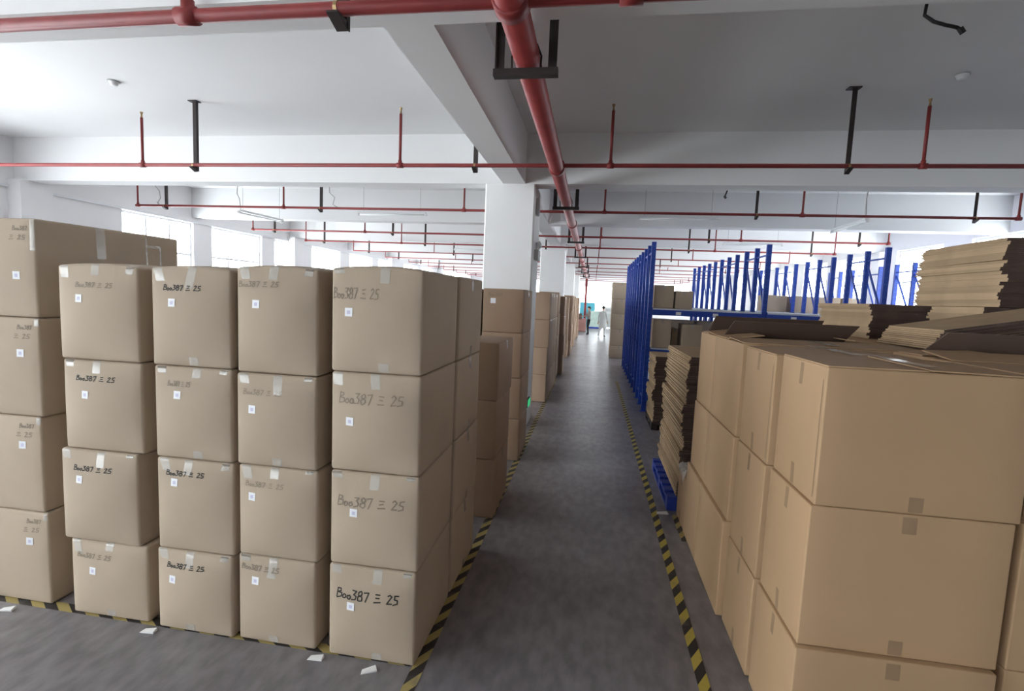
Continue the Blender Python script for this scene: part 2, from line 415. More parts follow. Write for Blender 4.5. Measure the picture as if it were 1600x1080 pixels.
# ------------------------------------------------------------------ lamps, cables, detectors
def batten(x0, y0, x1, y1, z, label, cab=True):
    L = math.hypot(x1-x0, y1-y0); rz = math.atan2(y1-y0, x1-x0)
    o = empty('fluorescent_lamp', ((x0+x1)/2, (y0+y1)/2, z), label, 'lamp', 'unlit tube lamps under the ceiling', rz)
    h = MB(); h.hexa([(-L/2, -.045, .02), (L/2, -.045, .02), (L/2, .045, .02), (-L/2, .045, .02), (-L/2, -.03, .065), (L/2, -.03, .065), (L/2, .03, .065), (-L/2, .03, .065)])
    for s in (-1, 1): h.box(s*L/2-.02, s*L/2+.02, -.03, .03, -.025, .02)
    h.build('housing', 'lampw', o)
    MB().tube([(-L/2+.02, 0, -.005), (L/2-.02, 0, -.005)], .016, 10).build('tube', 'tube', o, smooth=True)
    for s in (-1, 1): MB().tube([(s*L*.42, 0, .06), (s*L*.42, 0, SLAB-z)], .004, 5).build('suspension_wire', 'greyc', o)
    if cab: MB().tube([(-L*.46, 0, .06), (-L*.47, .02, .3), (-L*.5, .05, .42), (-L*.5, .0, SLAB-z-.2), (-L*.45, 0, SLAB-z)], .009, 6).build('power_cable', 'greyc', o)
batten(-8.0, 10.55, -7.88, 12.0, 3.86, 'white tube lamp hanging askew before the left windows')
batten(4.88, 10.38, 4.91, 11.85, 3.86, 'white tube lamp hanging above the right end of the racks')
batten(-5.5, 11.3, -3.85, 11.25, 3.98, 'white tube lamp parallel to the cross pipe, left of the nearest white column', False)
batten(.85, 11.3, 2.45, 11.25, 3.98, 'white tube lamp parallel to the cross pipe, right of the nearest white column', False)
batten(-5.5, 19.6, -3.9, 19.6, 3.98, 'distant white tube lamp left of the aisle', False)
batten(3.6, 15.6, 5.2, 15.6, 3.98, 'distant white tube lamp above the middle racks', False)

def detector(x, y, label):
    o = empty('smoke_detector', (x, y, SLAB), label, 'detector', 'ceiling smoke detectors')
    MB().tube([(0, 0, 0), (0, 0, -.02), (0, 0, -.021), (0, 0, -.05), (0, 0, -.062)], [.06, .062, .05, .046, .03], 20).build('detector_body', 'lampw', o, smooth=True)
    MB().tube([(0, 0, -.0), (0, 0, -.012)], [.075, .075], 20).build('mounting_base', 'grey', o, smooth=True)
detector(-6.5, 6.15, 'round smoke detector on the bright left ceiling')
detector(3.88, 6.55, 'round white smoke detector on the dim right ceiling')

def cable(pts, label, r=.012, m='cable', hook=True):
    o = empty('hanging_cable', pts[0], label, 'cable'); b = Vector(pts[0])
    P = [Vector(p)-b for p in pts]
    MB().tube(P, r, 8).build('wire', m, o, smooth=True)
    e = P[-1]
    MB().tube([e+Vector((-.01, 0, .012)), e+Vector((.02, 0, -.03))], r*1.6, 8).build('connector', m, o)
cable([(2.66, 5.05, 4.86), (2.65, 5.05, 4.74), (2.70, 5.0, 4.66), (2.78, 4.98, 4.62), (2.86, 4.98, 4.60), (2.9, 4.98, 4.58)], 'curled black cable end hanging at the top right', .014)
cable([(2.12, 8.95, 4.86), (2.1, 8.95, 4.2), (2.06, 8.93, 4.08), (2.03, 8.93, 3.99)], 'short black cable stub under the cross beam, right of the aisle')
cable([(-9.62, 10.0, 4.86), (-9.6, 10.0, 4.3), (-9.5, 10.0, 4.2), (-9.48, 10.0, 4.05), (-9.55, 10.0, 3.95)], 'thin cable loop at the far left below the beam', .009, 'greyc')
cable([(-5.8, 10.5, 4.86), (-5.78, 10.5, 4.3), (-5.66, 10.5, 4.2), (-5.7, 10.5, 4.05), (-5.6, 10.5, 3.99)], 'thin cable loop beside the second cross pipe hanger', .009, 'greyc')

# ------------------------------------------------------------------ hazard tape on the floor
def strip(name, pts_w, m, label, group, across=False):
    """flat strip given centre-line points (x, y) and width"""
    (xa, ya), (xb, yb), w = pts_w
    d = Vector((xb-xa, yb-ya)); L = d.length; rz = math.atan2(d.y, d.x)
    mb = MB(); n = max(2, int(L/.5))
    for i in range(n+1):
        x = L*i/n; mb.v += [(x, -w/2, 0), (x, w/2, 0), (x, -w/2, .0015), (x, w/2, .0015)]
    for i in range(n):
        a = 4*i; mb.f += [(a+2, a+6, a+7, a+3), (a, a+4, a+6, a+2), (a+1, a+3, a+7, a+5)]
    me = mb.mesh(name, m); uv = me.uv_layers.new(name='UVMap')
    for lp in me.loops:
        v = mb.v[lp.vertex_index]; uv.data[lp.index].uv = (v[0], v[1]*1.6)
    return tag(link(name, me, None, (xa, ya, .0005), rz), label, 'floor tape', group)
HG = 'yellow and black floor tapes'
strip('hazard_tape', ((-.90, 2.4), (-.905, 14.0), .075), 'haz2', 'yellow black floor tape along the left stacks of boxes', HG)
strip('hazard_tape', ((.76, 1.2), (.765, 14.2), .07), 'haz', 'yellow black floor tape along the right side of the aisle', HG)
strip('hazard_tape', ((-6.5, 2.733), (-.95, 2.733), .075), 'haz2', 'yellow black tape peeking out under the front row of boxes', HG)
strip('hazard_tape', ((.975, 4.75), (.97, 5.35), .07), 'haz2', 'short worn tape beside the pile on the blue pallet', HG)

# ------------------------------------------------------------------ cartons
def surf(p, a, r, bul, arch=0.0, off=0.0):
    """point p on the surface of a block of half sizes a -> rounded, bulging carton surface. bul: (front, side, top)"""
    q = [max(-(a[i]-r), min(a[i]-r, p[i])) for i in range(3)]
    d = Vector([p[i]-q[i] for i in range(3)])
    n = d.normalized() if d.length > 1e-9 else Vector((0, 0, 1))
    s = Vector(q) + n*(r+off)
    k = [1-(p[i]/a[i])**2 for i in range(3)]
    if p[1] <= -a[1]+1e-7: s.y -= bul[0]*k[0]*k[2]
    if abs(p[0]) >= a[0]-1e-7: s.x += math.copysign(bul[1]*k[1]*k[2], p[0])
    if p[2] >= a[2]-1e-7: s.z += bul[2]*k[0]*k[1]
    if arch and p[2] > 0: s.z += arch*(p[2]/a[2])**4*max(0, k[0])
    return s

def grid(a, r, n):
    inner = [-(a-r) + 2*(a-r)*i/n for i in range(n+1)]
    return [-a] + [-(a-r*.5)] + inner + [a-r*.5] + [a] if r > 0 else inner

def carton_mesh(name, a, r, bul, arch, n, m):
    vid = {}; V = []; Fc = []
    def vert(p):
        key = tuple(round(c, 6) for c in p)
        if key not in vid: vid[key] = len(V); V.append(tuple(surf(p, a, r, bul, arch)))
        return vid[key]
    G = [grid(a[i], r, n) for i in range(3)]
    for ax in range(3):
        i, j = (ax+1) % 3, (ax+2) % 3
        for sgn in (-1, 1):
            for u in range(len(G[i])-1):
                for v in range(len(G[j])-1):
                    q = []
                    for du, dv in ((0,0),(1,0),(1,1),(0,1)):
                        p = [0,0,0]; p[ax] = sgn*a[ax]; p[i] = G[i][u+du]; p[j] = G[j][v+dv]; q.append(vert(p))
                    q = list(dict.fromkeys(q))
                    if len(q) < 3: continue
                    Fc.append(tuple(q if sgn > 0 else reversed(q)))
    mb = MB(); mb.v = [(x, y, z+a[2]) for x, y, z in V]; mb.f = Fc
    return mb.mesh(name, m, True)

def circle_pts(cx, cy, rx, ry, n=10): return [(cx+rx*math.cos(2*math.pi*k/n), cy+ry*math.sin(2*math.pi*k/n)) for k in range(n+1)]
GLYPH = {
 'B': (.52, [[(.05,0),(.08,1)], [(.08,1),(.35,.95),(.38,.72),(.1,.55)], [(.1,.55),(.45,.48),(.46,.12),(.05,0)]]),
 'o': (.40, [circle_pts(.18, .22, .14, .2)]),
 '3': (.50, [[(.05,.95),(.38,.97),(.18,.6),(.38,.45),(.34,.1),(.03,.02)]]),
 '8': (.50, [circle_pts(.22, .75, .15, .22), circle_pts(.22, .27, .19, .26)]),
 '7': (.50, [[(.03,.92),(.4,.98),(.2,0)]]),
 '=': (.70, [[(.12,.85),(.48,.88)], [(.16,.5),(.44,.53)], [(.05,.08),(.58,.12)]]),
 '2': (.50, [[(.05,.8),(.2,.98),(.36,.8),(.04,.05),(.42,.08)]]),
 '5': (.46, [[(.4,.98),(.1,.95),(.08,.55),(.34,.5),(.36,.15),(.03,.02)]]),
 ' ': (.35, []),
}
def write_strokes(text):
    x = 0; out = []
    for ch in text:
        w, st = GLYPH[ch]
        for s in st: out.append([(x+px, py) for px, py in s])
        x += w
    return out, x

class Face:
    """places flat items on a carton's face: 'f' = towards the viewer, 'r' = right side, 'l' = left side"""
    def __init__(s, a, r, bul, arch, side='f'): s.a, s.r, s.bul, s.arch, s.side = a, r, bul, arch, side
    def pt(s, u, t, off):
        a = s.a
        if s.side == 'f': p = (-a[0]+u, -a[1], a[2]-t)
        elif s.side == 'r': p = (a[0], -a[1]+u, a[2]-t)
        else: p = (-a[0], -a[1]+u, a[2]-t)
        v = surf(p, a, s.r, s.bul, s.arch, off); return (v.x, v.y, v.z+a[2])
    def patch(s, name, parent, u0, u1, t0, t1, m, off=.0012, n=3, skew=0.0):
        mb = MB()
        for i in range(n+1):
            for j in range(n+1):
                t = t0+(t1-t0)*j/n; mb.v.append(s.pt(u0+(u1-u0)*i/n+skew*(t-t0), t, off))
        for i in range(n):
            for j in range(n):
                k = i*(n+1)+j; q = (k, k+1, k+n+2, k+n+1)
                mb.f.append(q if s.side != 'l' else tuple(reversed(q)))
        return mb.build(name, m, parent, smooth=True)
    def over(s, name, parent, u, w, back, down, m, off=.0014, skew=0.0):
        """tape over the top edge and down the face"""
        a = s.a; mb = MB(); path = [('t', back*(1-i/3)) for i in range(3)] + [('t', 0.0)] + [('f', .012)] + [('f', down*(i+1)/4) for i in range(4)]
        for kind, d in path:
            for uu in (u-w/2, u, u+w/2):
                if kind == 't':
                    if s.side == 'f': p = (-a[0]+uu, -a[1]+d, a[2])
                    elif s.side == 'r': p = (a[0]-d, -a[1]+uu, a[2])
                    else: p = (-a[0]+d, -a[1]+uu, a[2])
                    v = surf(p, a, s.r, s.bul, s.arch, off); mb.v.append((v.x, v.y, v.z+a[2]))
                else: mb.v.append(s.pt(uu+skew*d, d, off))
        for i in range(len(path)-1):
            for j in range(2):
                k = i*3+j; mb.f.append((k, k+1, k+4, k+3))
        return mb.build(name, m, parent, smooth=True)
    def write(s, parent, text, u, t, h, m, wpen, slant=.08, wob=.05, width=None):
        """handwriting, u = left, t = baseline distance from the top edge"""
        st, W = write_strokes(text); sx = (width/W) if width else h; mb = MB()
        for line in st:
            pts = [(u + (x+slant*y+rnd.uniform(-wob, wob)*.3)*sx, t - (y+rnd.uniform(-wob, wob))*h) for x, y in line]
            for (x0, y0), (x1, y1) in zip(pts, pts[1:]):
                dx, dy = x1-x0, y1-y0; l = math.hypot(dx, dy) or 1; nx, ny = -dy/l*wpen/2, dx/l*wpen/2
                ex, ey = dx/l*wpen*.3, dy/l*wpen*.3
                i = len(mb.v)
                for (px, py) in ((x0-ex+nx, y0-ey+ny), (x0-ex-nx, y0-ey-ny), (x1+ex-nx, y1+ey-ny), (x1+ex+nx, y1+ey+ny)): mb.v.append(s.pt(px, py, .0016))
                mb.f.append((i, i+1, i+2, i+3))
        return mb.build('handwriting', m, parent)

def carton(x0, x1, y0, y1, z0, z1, label, group, m='cb', r=.012, bul=(.02, .008, .004), arch=0.0, n=8, rz=0.0, name='cardboard_box'):
    a = ((x1-x0)/2, (y1-y0)/2, (z1-z0)/2)
    o = link(name, carton_mesh(name, a, r, bul, arch, n, m), None, ((x0+x1)/2, (y0+y1)/2, z0), rz)
    tag(o, label, 'box', group)
    return o, a

def sticker(fc, o, u, t, s=.045, mark=True, skew=0.0):
    k = fc.patch('sticker', o, u-s/2, u+s/2, t-s/2, t+s/2, 'sticker', .002, 1, skew)
    if mark: fc.patch('stamp', k, u-s*.2, u+s*.22, t-s*.2, t+s*.22, 'mark', .0028, 1)

ROWN = ['top box', 'second box down', 'third box down', 'bottom box']
GL = 'packed cardboard boxes stacked left of the aisle'
# --- front row, left to right. each: x edges per row, top heights per row, text style
def front_stack(xe, tops, y0, y1, where, style, dx=(0, 0, 0, 0)):
    for k in range(4):
        z1 = tops[k]; z0 = tops[k+1] if k < 3 else 0.0
        z0 += .003
        x0, x1 = xe[0]+dx[k], xe[1]+dx[k]
        bul = (.030+.014*rnd.random(), .009, .014 if k == 0 else .002); arch = .016 if k == 0 else 0
        o, a = carton(x0, x1, y0+rnd.uniform(-.008, .008), y1, z0, z1, '%s %s' % (ROWN[k], where), GL, 'cb', .016, bul, arch, 10, rnd.uniform(-.008, .008))
        w = x1-x0; fc = Face(a, .016, bul, arch)
        st = style[k]
        fc.write(o, 'Boo387 = 25', w*st[0], st[1]+st[2], st[2], st[4], st[5], width=w*st[3])
        sticker(fc, o, w*st[6], st[7], .048)
        c = w*rnd.uniform(.42, .6)
        fc.over('tape_strip', o, c, .055, .12, rnd.uniform(.05, .12), 'tape', skew=rnd.uniform(-.15, .15))
        fc.over('tape_strip', o, .035+rnd.uniform(0, .02), .06, .1, rnd.uniform(.03, .09), 'tape', skew=rnd.uniform(.1, .4))
        if rnd.random() < .6: fc.over('tape_strip', o, w-.05, .05, .08, rnd.uniform(.02, .05), 'tape', skew=-.2)
        # kinked flap line near the lower edge
        if rnd.random() < .5: fc.patch('tape_strip', o, c-.03, c+.03, 2*a[2]-.06, 2*a[2]-.012, 'tape')
# style: text u, text top t, height, rel width, ink, pen, sticker u, sticker t
sA = [(.26, 0.102, 0.030, .46, 'inkf', .005, .31, .20), (.2, 0.097, 0.030, .5, 'ink', .006, .34, .215), (.2, 0.097, 0.030, .5, 'ink', .006, .29, .185), (.10, 0.082, 0.030, .46, 'inkf', .006, .33, .19)]
sB = [(.18, 0.102, 0.030, .48, 'ink', .006, .30, .205), (.2, 0.087, 0.030, .3, 'inkf', .005, .34, .17), (.14, 0.072, 0.030, .5, 'ink', .006, .26, .145), (.16, 0.077, 0.030, .5, 'ink', .006, .25, .18)]
sC = [(.03, 0.082, 0.030, .52, 'inkf', .006, .28, .21), (.1, 0.092, 0.030, .5, 'inkf', .004, .23, .21), (.1, 0.092, 0.030, .5, 'inkf', .004, .20, .185), (.05, 0.057, 0.030, .5, 'inkf', .008, .25, .15)]
sD = [(.02, .11, .06, .52, 'inkf', .006, .21, .245), (.1, .115, .06, .72, 'inkf', .006, .24, .28), (.09, .14, .058, .76, 'inkf', .008, .29, .235), (.1, .135, .058, .72, 'ink', .008, .28, .235)]
FY = 2.70
front_stack((-3.293, -2.725), (2.285, 1.70, 1.12, .515), FY, 3.44, 'of the front stack beside the tallest stack at the left edge', sA, (0, 0, -.03, 0))
front_stack((-2.635, -2.105), (2.29, 1.70, 1.125, .535), FY, 3.44, 'of the front stack second from the left edge pile', sB, (0, .01, .01, 0))
front_stack((-2.072, -1.555), (2.31, 1.69, 1.13, .56), FY, 3.44, 'of the front stack just left of the aisle corner stack', sC, (0, .005, .01, 0))
front_stack((-1.467, -.925), (2.325, 1.735, 1.15, .578), FY, 3.415, 'of the front corner stack at the aisle with large handwriting', sD)
# side tape and seams on the corner stack come with the second stack behind it
for k, (z0, z1) in enumerate(((1.737, 2.33), (1.153, 1.733), (.58, 1.15), (0.003, .577))):
    o, a = carton(-1.45, -.925+rnd.uniform(-.004, .008), 3.462, 4.175, z0, z1, '%s of the stack directly behind the aisle corner stack' % ROWN[k], GL, 'cb', .016, (.0, .012, .01 if k == 0 else .002), 0, 8)
    fc = Face(a, .016, (.0, .012, .002), 0, 'r'); fc.over('tape_strip', o, a[1], .055, .1, .09, 'tape'); fc.patch('tape_strip', o, a[1]-.027, a[1]+.027, 2*a[2]-.08, 2*a[2]-.012, 'tape')
# --- taller stack at the left frame edge
for k, (z0, z1) in enumerate(((1.943, 2.57), (1.293, 1.94), (.643, 1.29), (0.003, .64))):
    bul = (.02, .012, .01 if k == 0 else .002)
    x1 = -3.50+(-.02 if k == 2 else 0)
    o, a = carton(x1-.62, x1, 2.735, 3.86, z0, z1, '%s of the tallest stack at the left edge of the picture' % ROWN[k], GL, 'cb', .016, bul, 0, 10)
    w = .62; fc = Face(a, .016, bul, 0)
    fc.write(o, 'Boo387', w*.74, .075, .026, 'inkf', .005, width=.11); fc.write(o, '= 25', w*.70, .135, .03, 'inkf', .005, width=.12)
    sticker(fc, o, w*.78, (.36, .23, .19, .20)[k], .05)
    fc.over('tape_strip', o, w*.97, .03, .06, .2 if k == 0 else .05, 'tape')
    fs = Face(a, .016, bul, 0, 'r'); fs.over('tape_strip', o, .43, .065, .15, .22 if k == 0 else .1, 'tape')
    if k == 0: fs.patch('tape_strip', o, .80, .815, .02, .32, 'tape'); fs.patch('tape_strip', o, .93, .945, .08, .30, 'tape'); fs.patch('tape_strip', o, .80, .94, .08, .1, 'tape')
# neighbours further left, cut by the frame
for k, (z0, z1) in enumerate(((1.943, 2.55), (1.293, 1.94), (.643, 1.29), (0.003, .64))):
    carton(-4.82, -4.19, 2.76, 3.86, z0, z1, '%s of the stack beyond the left picture edge' % ROWN[k], GL, 'cb', .016, (.015, .008, .002), 0, 6)

# --- stacks further along the left side of the aisle
def side_stack(x1, y0, y1, tops, where, w=.55, group=GL, n=4, m='cbm', st=False):
    names = ROWN if len(tops) == 4 else (['top box', 'middle box', 'bottom box'] if len(tops) == 3 else ['top box', 'second box', 'middle box', 'fourth box', 'bottom box'])
    for k, z1 in enumerate(tops):
        z0 = (tops[k+1] if k+1 < len(tops) else 0)+.003; xx = x1+rnd.uniform(-.012, .012)
        bul = (.012, .012, .006 if k == 0 else .001)
        o, a = carton(xx-w, xx, y0+rnd.uniform(-.01, .01), y1, z0, z1, '%s of %s' % (names[k], where), group, m, .014, bul, 0, n, rnd.uniform(-.01, .01))
        fs = Face(a, .014, bul, 0, 'r'); fs.over('tape_strip', o, a[1], .055, .1, .09, 'tape')
        if st:
            fc = Face(a, .014, bul, 0); fc.write(o, 'Boo387', w*.12, .1, .045, 'inkf', .006, width=w*.35); sticker(fc, o, w*.25, .16, .07, False)
side_stack(-.865, 4.77, 5.6, (1.76, 1.19, .605), 'the low stack of three in front of the nearest white column')
side_stack(-1.48, 4.77, 5.6, (1.76, 1.19, .605), 'the low three-box stack tucked behind the one at the aisle')
side_stack(-.90, 6.62, 7.45, (2.31, 1.73, 1.13, .575), 'the stack right in front of the nearest white column', st=True)
side_stack(-1.53, 6.62, 7.45, (2.30, 1.73, 1.13, .575), 'the stack hidden left of the one before the nearest column')
FAR = [(10.67, 11.43, 'first stack past the nearest white column'), (11.5, 12.25, 'second stack past the nearest white column'), (12.32, 13.1, 'third stack past the nearest white column'),
       (14.0, 14.8, 'fourth stack past the nearest white column'), (14.87, 15.65, 'fifth stack past the nearest white column'), (16.2, 16.95, 'stack just before the second column'),
       (19.2, 19.95, 'first stack past the second column'), (20.0, 20.75, 'second stack past the second column'), (21.6, 22.4, 'third stack past the second column'),
       (24.2, 25.0, 'stack just before the third column'), (28.2, 29.0, 'first stack past the third column'), (30.5, 31.3, 'second stack past the third column')]
for i, (ya, yb, nm) in enumerate(FAR):
    h = 2.34 if i < 3 else 2.34+rnd.uniform(-.08, .06)
    side_stack(-.89+(.0 if i < 3 else rnd.uniform(-.06, .10)), ya, yb, (h, h*.752, h*.5, h*.25), nm, n=3, st=i == 0)
# right side, beyond the racks
for k, (z0, z1) in enumerate(((2.303, 2.95), (1.723, 2.30), (1.133, 1.72), (.483, 1.13), (.003, .48))):
    o, a = carton(.74+rnd.uniform(-.02, .02), 1.42, 20.1, 21.2, z0, z1, '%s of the far five-box stack left of the blue racks' % ['top box', 'second box', 'middle box', 'fourth box', 'bottom box'][k], 'far cartons right of the aisle', 'cb', .014, (.02, .012, .002), 0, 3)
    Face(a, .014, (.02, .012, .002), 0).over('tape_strip', o, a[0], .06, .1, .1, 'tape')

# --- right-hand pile of new cartons
GR = 'new kraft cartons piled right of the aisle'
ROW3 = ['top box', 'middle box', 'bottom box']
def rcarton(x0, x1, y0, y1, z0, z1, label, top=False, tapeu=True, rz=0.0, n=6, m='cbw', left=True):
    bul = (.004, .004, 0)
    o, a = carton(x0, x1, y0, y1, z0+.002, z1-(.007 if top else 0), label, GR, m, .008, bul, 0, n, rz)
    fc = Face(a, .008, bul, 0); fl = Face(a, .008, bul, 0, 'l')
    H = 2*a[2]
    if tapeu:
        if not top: fc.patch('tape_strip', o, a[0]-.03, a[0]+.03, 0.012, .09, 'tapeb')
        fc.patch('tape_strip', o, a[0]-.03, a[0]+.03, H-.08, H-.01, 'tapeb')
    if left:
        fl.patch('tape_strip', o, a[1]-.02, a[1]+.02, .012, .12, 'tapeb'); fl.patch('tape_strip', o, a[1]-.02, a[1]+.02, H-.12, H-.01, 'tapeb')
    if top: fl.patch('glue_joint', o, .022, .03, .06, H-.03, 'cbd')
    if top:      # closed major flaps meeting over the middle, taped across
        zt = 2*a[2]; g = .004
        for s in (-1, 1):
            lift = rnd.uniform(.004, .02)
            xo, xi = s*(a[0]-.004), s*g
            p = [(xo, -a[1]+.004), (xi, -a[1]+.004), (xi, a[1]-.004), (xo, a[1]-.004)]
            if s > 0: p = [p[1], p[0], p[3], p[2]]
            zz = [zt if abs(q[0]) > .1 else zt+lift*(.4 if q[1] < 0 else 1) for q in p]
            MB().hexa([(q[0], q[1], z) for q, z in zip(p, zz)] + [(q[0], q[1], z+.006) for q, z in zip(p, zz)]).build('flap', m, o)
        mb = MB(); ys = [-a[1]-.001 + (2*a[1]+.002)*i/6 for i in range(7)]
        for y in ys:
            zz = zt+.0265+.002*math.sin(y*23); mb.v += [(-.034, y, zz), (.034, y, zz)]
        for i in range(6): mb.f.append((2*i, 2*i+1, 2*i+3, 2*i+2))
        mb.build('tape_strip', 'tape', o, smooth=True)
    return o, a
zs = (1.955, 1.30, .615)
for k in range(3):
    z1, z0 = zs[k], (zs[k+1] if k < 2 else 0)
    dxr = (0, -.015, -.03)[k]
    rcarton(1.06+dxr, 1.90+dxr, 2.465+(0, .0, -.03)[k], 3.005, z0, z1, '%s of the nearest kraft stack at the lower right' % ROW3[k], k == 0)
    rcarton(1.035+dxr*.5, 1.88, 3.04, 3.595, z0, z1-.01*(k == 0), '%s of the second kraft stack from the viewer, right of the aisle' % ROW3[k], k == 0)
# third and fourth stacks are larger, open on top
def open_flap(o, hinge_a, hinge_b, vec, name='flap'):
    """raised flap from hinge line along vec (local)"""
    a = Vector(hinge_a); MB().slab(a, Vector(hinge_b)-a, vec, .007).build(name, 'flapd', o)['label'] = 'raised flap with shade painted in as dark brown'
for (ya, yb, nm, rr) in ((3.63, 4.42, 'third kraft stack right of the aisle, with a raised flap', 0), (4.424, 4.98, 'fourth kraft stack right of the aisle, before the pallet', 1)):
    zq = (1.955, 1.305, .70)
    for k in range(3):
        z1, z0 = zq[k], (zq[k+1] if k < 2 else 0)
        x0 = 1.02 if k == 0 else (1.01 if k == 1 else .985)
        o, a = rcarton(x0, 2.16, ya, yb, z0, z1, '%s of the %s' % (ROW3[k], nm), False, left=False)
        if k == 0:
            zt = 2*a[2]
            L = a[0]*2-.02
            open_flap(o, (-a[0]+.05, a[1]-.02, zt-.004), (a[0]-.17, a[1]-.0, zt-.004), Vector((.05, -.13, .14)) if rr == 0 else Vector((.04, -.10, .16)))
            MB().slab((-a[0]+.01, -a[1]+.01, zt+.001), (L, 0, 0), (0, a[1]*.98, .012), .006).build('flap', 'cbw', o)
            MB().slab((-a[0]+.01, 0.01, zt+.001), (.25, 0, .035), (0, a[1]-.03, 0), .006).build('flap', 'cbw', o)
            MB().slab((a[0]-.26, 0.01, zt+.03), (.25, 0, -.03), (0, a[1]-.03, 0), .006).build('flap', 'cbw', o)
            MB().slab((-.03, -a[1], zt+.02), (.06, 0, 0), (0, a[1]*.97, .0), .0006).build('tape_strip', 'tape', o)
# second file of stacks to the right, mostly behind the first
for (ya, yb, nm) in ((2.48, 3.05, 'near stack at the right picture edge'), (3.07, 3.61, 'stack with a raised dark flap at the right edge'), (3.76, 4.4, 'stack below the tilted flattened cartons')):
    xa = 1.93 if ya < 3.6 else 2.18
    for k in range(3):
        z1, z0 = zs[k], (zs[k+1] if k < 2 else 0)
        o, a = rcarton(xa, xa+.86, ya, yb, z0, z1, '%s of the %s' % (ROW3[k], nm), k == 0 and ya < 3, True, 0, 4, left=False)
        if k == 0 and ya > 3 and ya < 3.6:
            zt = 2*a[2]
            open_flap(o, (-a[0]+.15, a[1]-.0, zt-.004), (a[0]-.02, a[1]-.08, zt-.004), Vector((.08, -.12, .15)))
            MB().slab((-a[0]+.02, -a[1]+.02, zt+.001), (2*a[0]-.04, 0, .0), (0, a[1], .03), .006).build('flap', 'cbw', o)
            MB().slab((-a[0]+.02, .01, zt+.001), (.36, 0, .03), (0, a[1]-.03, 0), .006).build('flap', 'cbw', o)
for (xa, ya, yb) in ((2.82, 2.48, 3.61), (3.08, 3.76, 4.4), (2.22, 4.44, 5.1), (3.1, 4.44, 5.1), (2.22, 5.14, 6.4), (3.1, 5.14, 6.4)):
    for k in range(3):
        z1, z0 = zs[k], (zs[k+1] if k < 2 else 0)
        rcarton(xa, xa+.84, ya, yb, z0, z1, 'kraft carton buried under the flattened cartons of the right pile', False, False, 0, 3, left=False)
# small carton and crumpled wrap behind the fourth stack
o, a = rcarton(.99, 1.6, 5.0, 5.40, 0, .50, 'low kraft carton on the floor before the blue pallet')
mb = MB(); g = 9
for i in range(g):
    for j in range(g):
        mb.v.append((-.16+.32*i/(g-1), -.14+.3*j/(g-1), .02+.07*rnd.random()-(.12*rnd.random() if i == 0 else 0)))
for i in range(g-1):
    for j in range(g-1): k = i*g+j; mb.f.append((k, k+g, k+g+1, k+1))
tag(mb.build('plastic_wrap', 'plastic', None, (1.13, 5.19, .505)), 'crumpled clear wrap lying on the low carton beside the pallet', 'wrap')

# --- flattened cartons in piles
def sheet_mesh(w, d, t, m='sheet'):
    """folded flat carton: two plies with a gap, a slot notch in the long edge"""
    mb = MB(); g = t*.14
    mb.box(-w/2, w/2, -d/2, d/2, 0, t/2-g/2); mb.box(-w/2+.006, w/2, -d/2+.004, d/2-.004, t/2+g/2, t)
    mb.box(-w/2+.012, w/2-.004, -d/2+.01, d/2-.01, t*.4, t*.6)
    mb.box(w/2-.004, w/2, -d/2, d/2, t*.2, t*.8)
    me = mb.mesh('flattened_carton', m); me.materials.append(M['flute'])
    for p in me.polygons:
        if abs(p.normal.y) > .9: p.material_index = 1
    return me
def pile(xa, xb, ya, yb, z0, z1, t, label, group, jx=.02, jy=.02, lean=0.0, ang=.012):
    me = [sheet_mesh(xb-xa, yb-ya, t*.9995), sheet_mesh((xb-xa)*.985, (yb-ya)*.97, t*.9995)]
    n = int(round((z1-z0)/t)); bx = by = 0
    for i in range(n):
        if i % 5 == 0: bx, by = rnd.uniform(-jx, jx), rnd.uniform(-jy, jy)
        o = link('flattened_carton', me[0 if i % 3 else 1], None, ((xa+xb)/2+bx+rnd.uniform(-.3, .3)*jx+lean*i/n, (ya+yb)/2+by+rnd.uniform(-.4, .4)*jy, z0+i*t), rnd.uniform(-ang, ang))
        tag(o, ('topmost ' if i == n-1 else 'lowest ' if i == 0 else '')+label, 'carton', group)
    return z0+n*t
def pallet(x0, x1, y0, y1, h, label, m='pallet'):
    o = empty('pallet', ((x0+x1)/2, (y0+y1)/2, 0), label, 'pallet'); w, d = (x1-x0)/2, (y1-y0)/2
    for k in range(7):
        y = -d + (2*d-.1)*k/6; MB().box(-w, w, y, y+.1, h-.025, h).build('deck_slat', m, o)
    for s in (-1, 0, 1):
        MB().box(s*(w-.05)-.05, s*(w-.05)+.05, -d, d, h-.05, h-.0255).build('stringer', m, o)
        MB().box(s*(w-.05)-.05, s*(w-.05)+.05, -d, d, 0, .02).build('skid', m, o)
        for q in (-1, 0, 1): MB().box(s*(w-.05)-.05, s*(w-.05)+.05, q*(d-.07)-.07, q*(d-.07)+.07, .0205, h-.0505).build('block', m, o)
pallet(.90, 2.0, 5.46, 6.82, .15, 'blue plastic pallet under the tall pile of flattened cartons')
pile(1.0, 2.02, 5.48, 7.0, .152, 1.66, .0335, 'flattened carton in the tall pile on the blue pallet', 'flattened cartons on the blue pallet', .025, .03, .01)
pallet(1.12, 2.2, 8.98, 9.95, .12, 'dark pallet under the pile in front of the racks', 'hang')
pile(1.12, 2.12, 9.0, 9.95, .122, 1.29, .039, 'flattened carton in the pile standing in front of the nearest rack', 'flattened cartons before the rack', .03, .02)
t1 = pile(2.55, 3.9, 5.2, 6.3, 1.957, 2.28, .027, 'flattened carton in the low wide bundle below the big bundle', 'low wide bundle of flattened cartons', .02, .015)
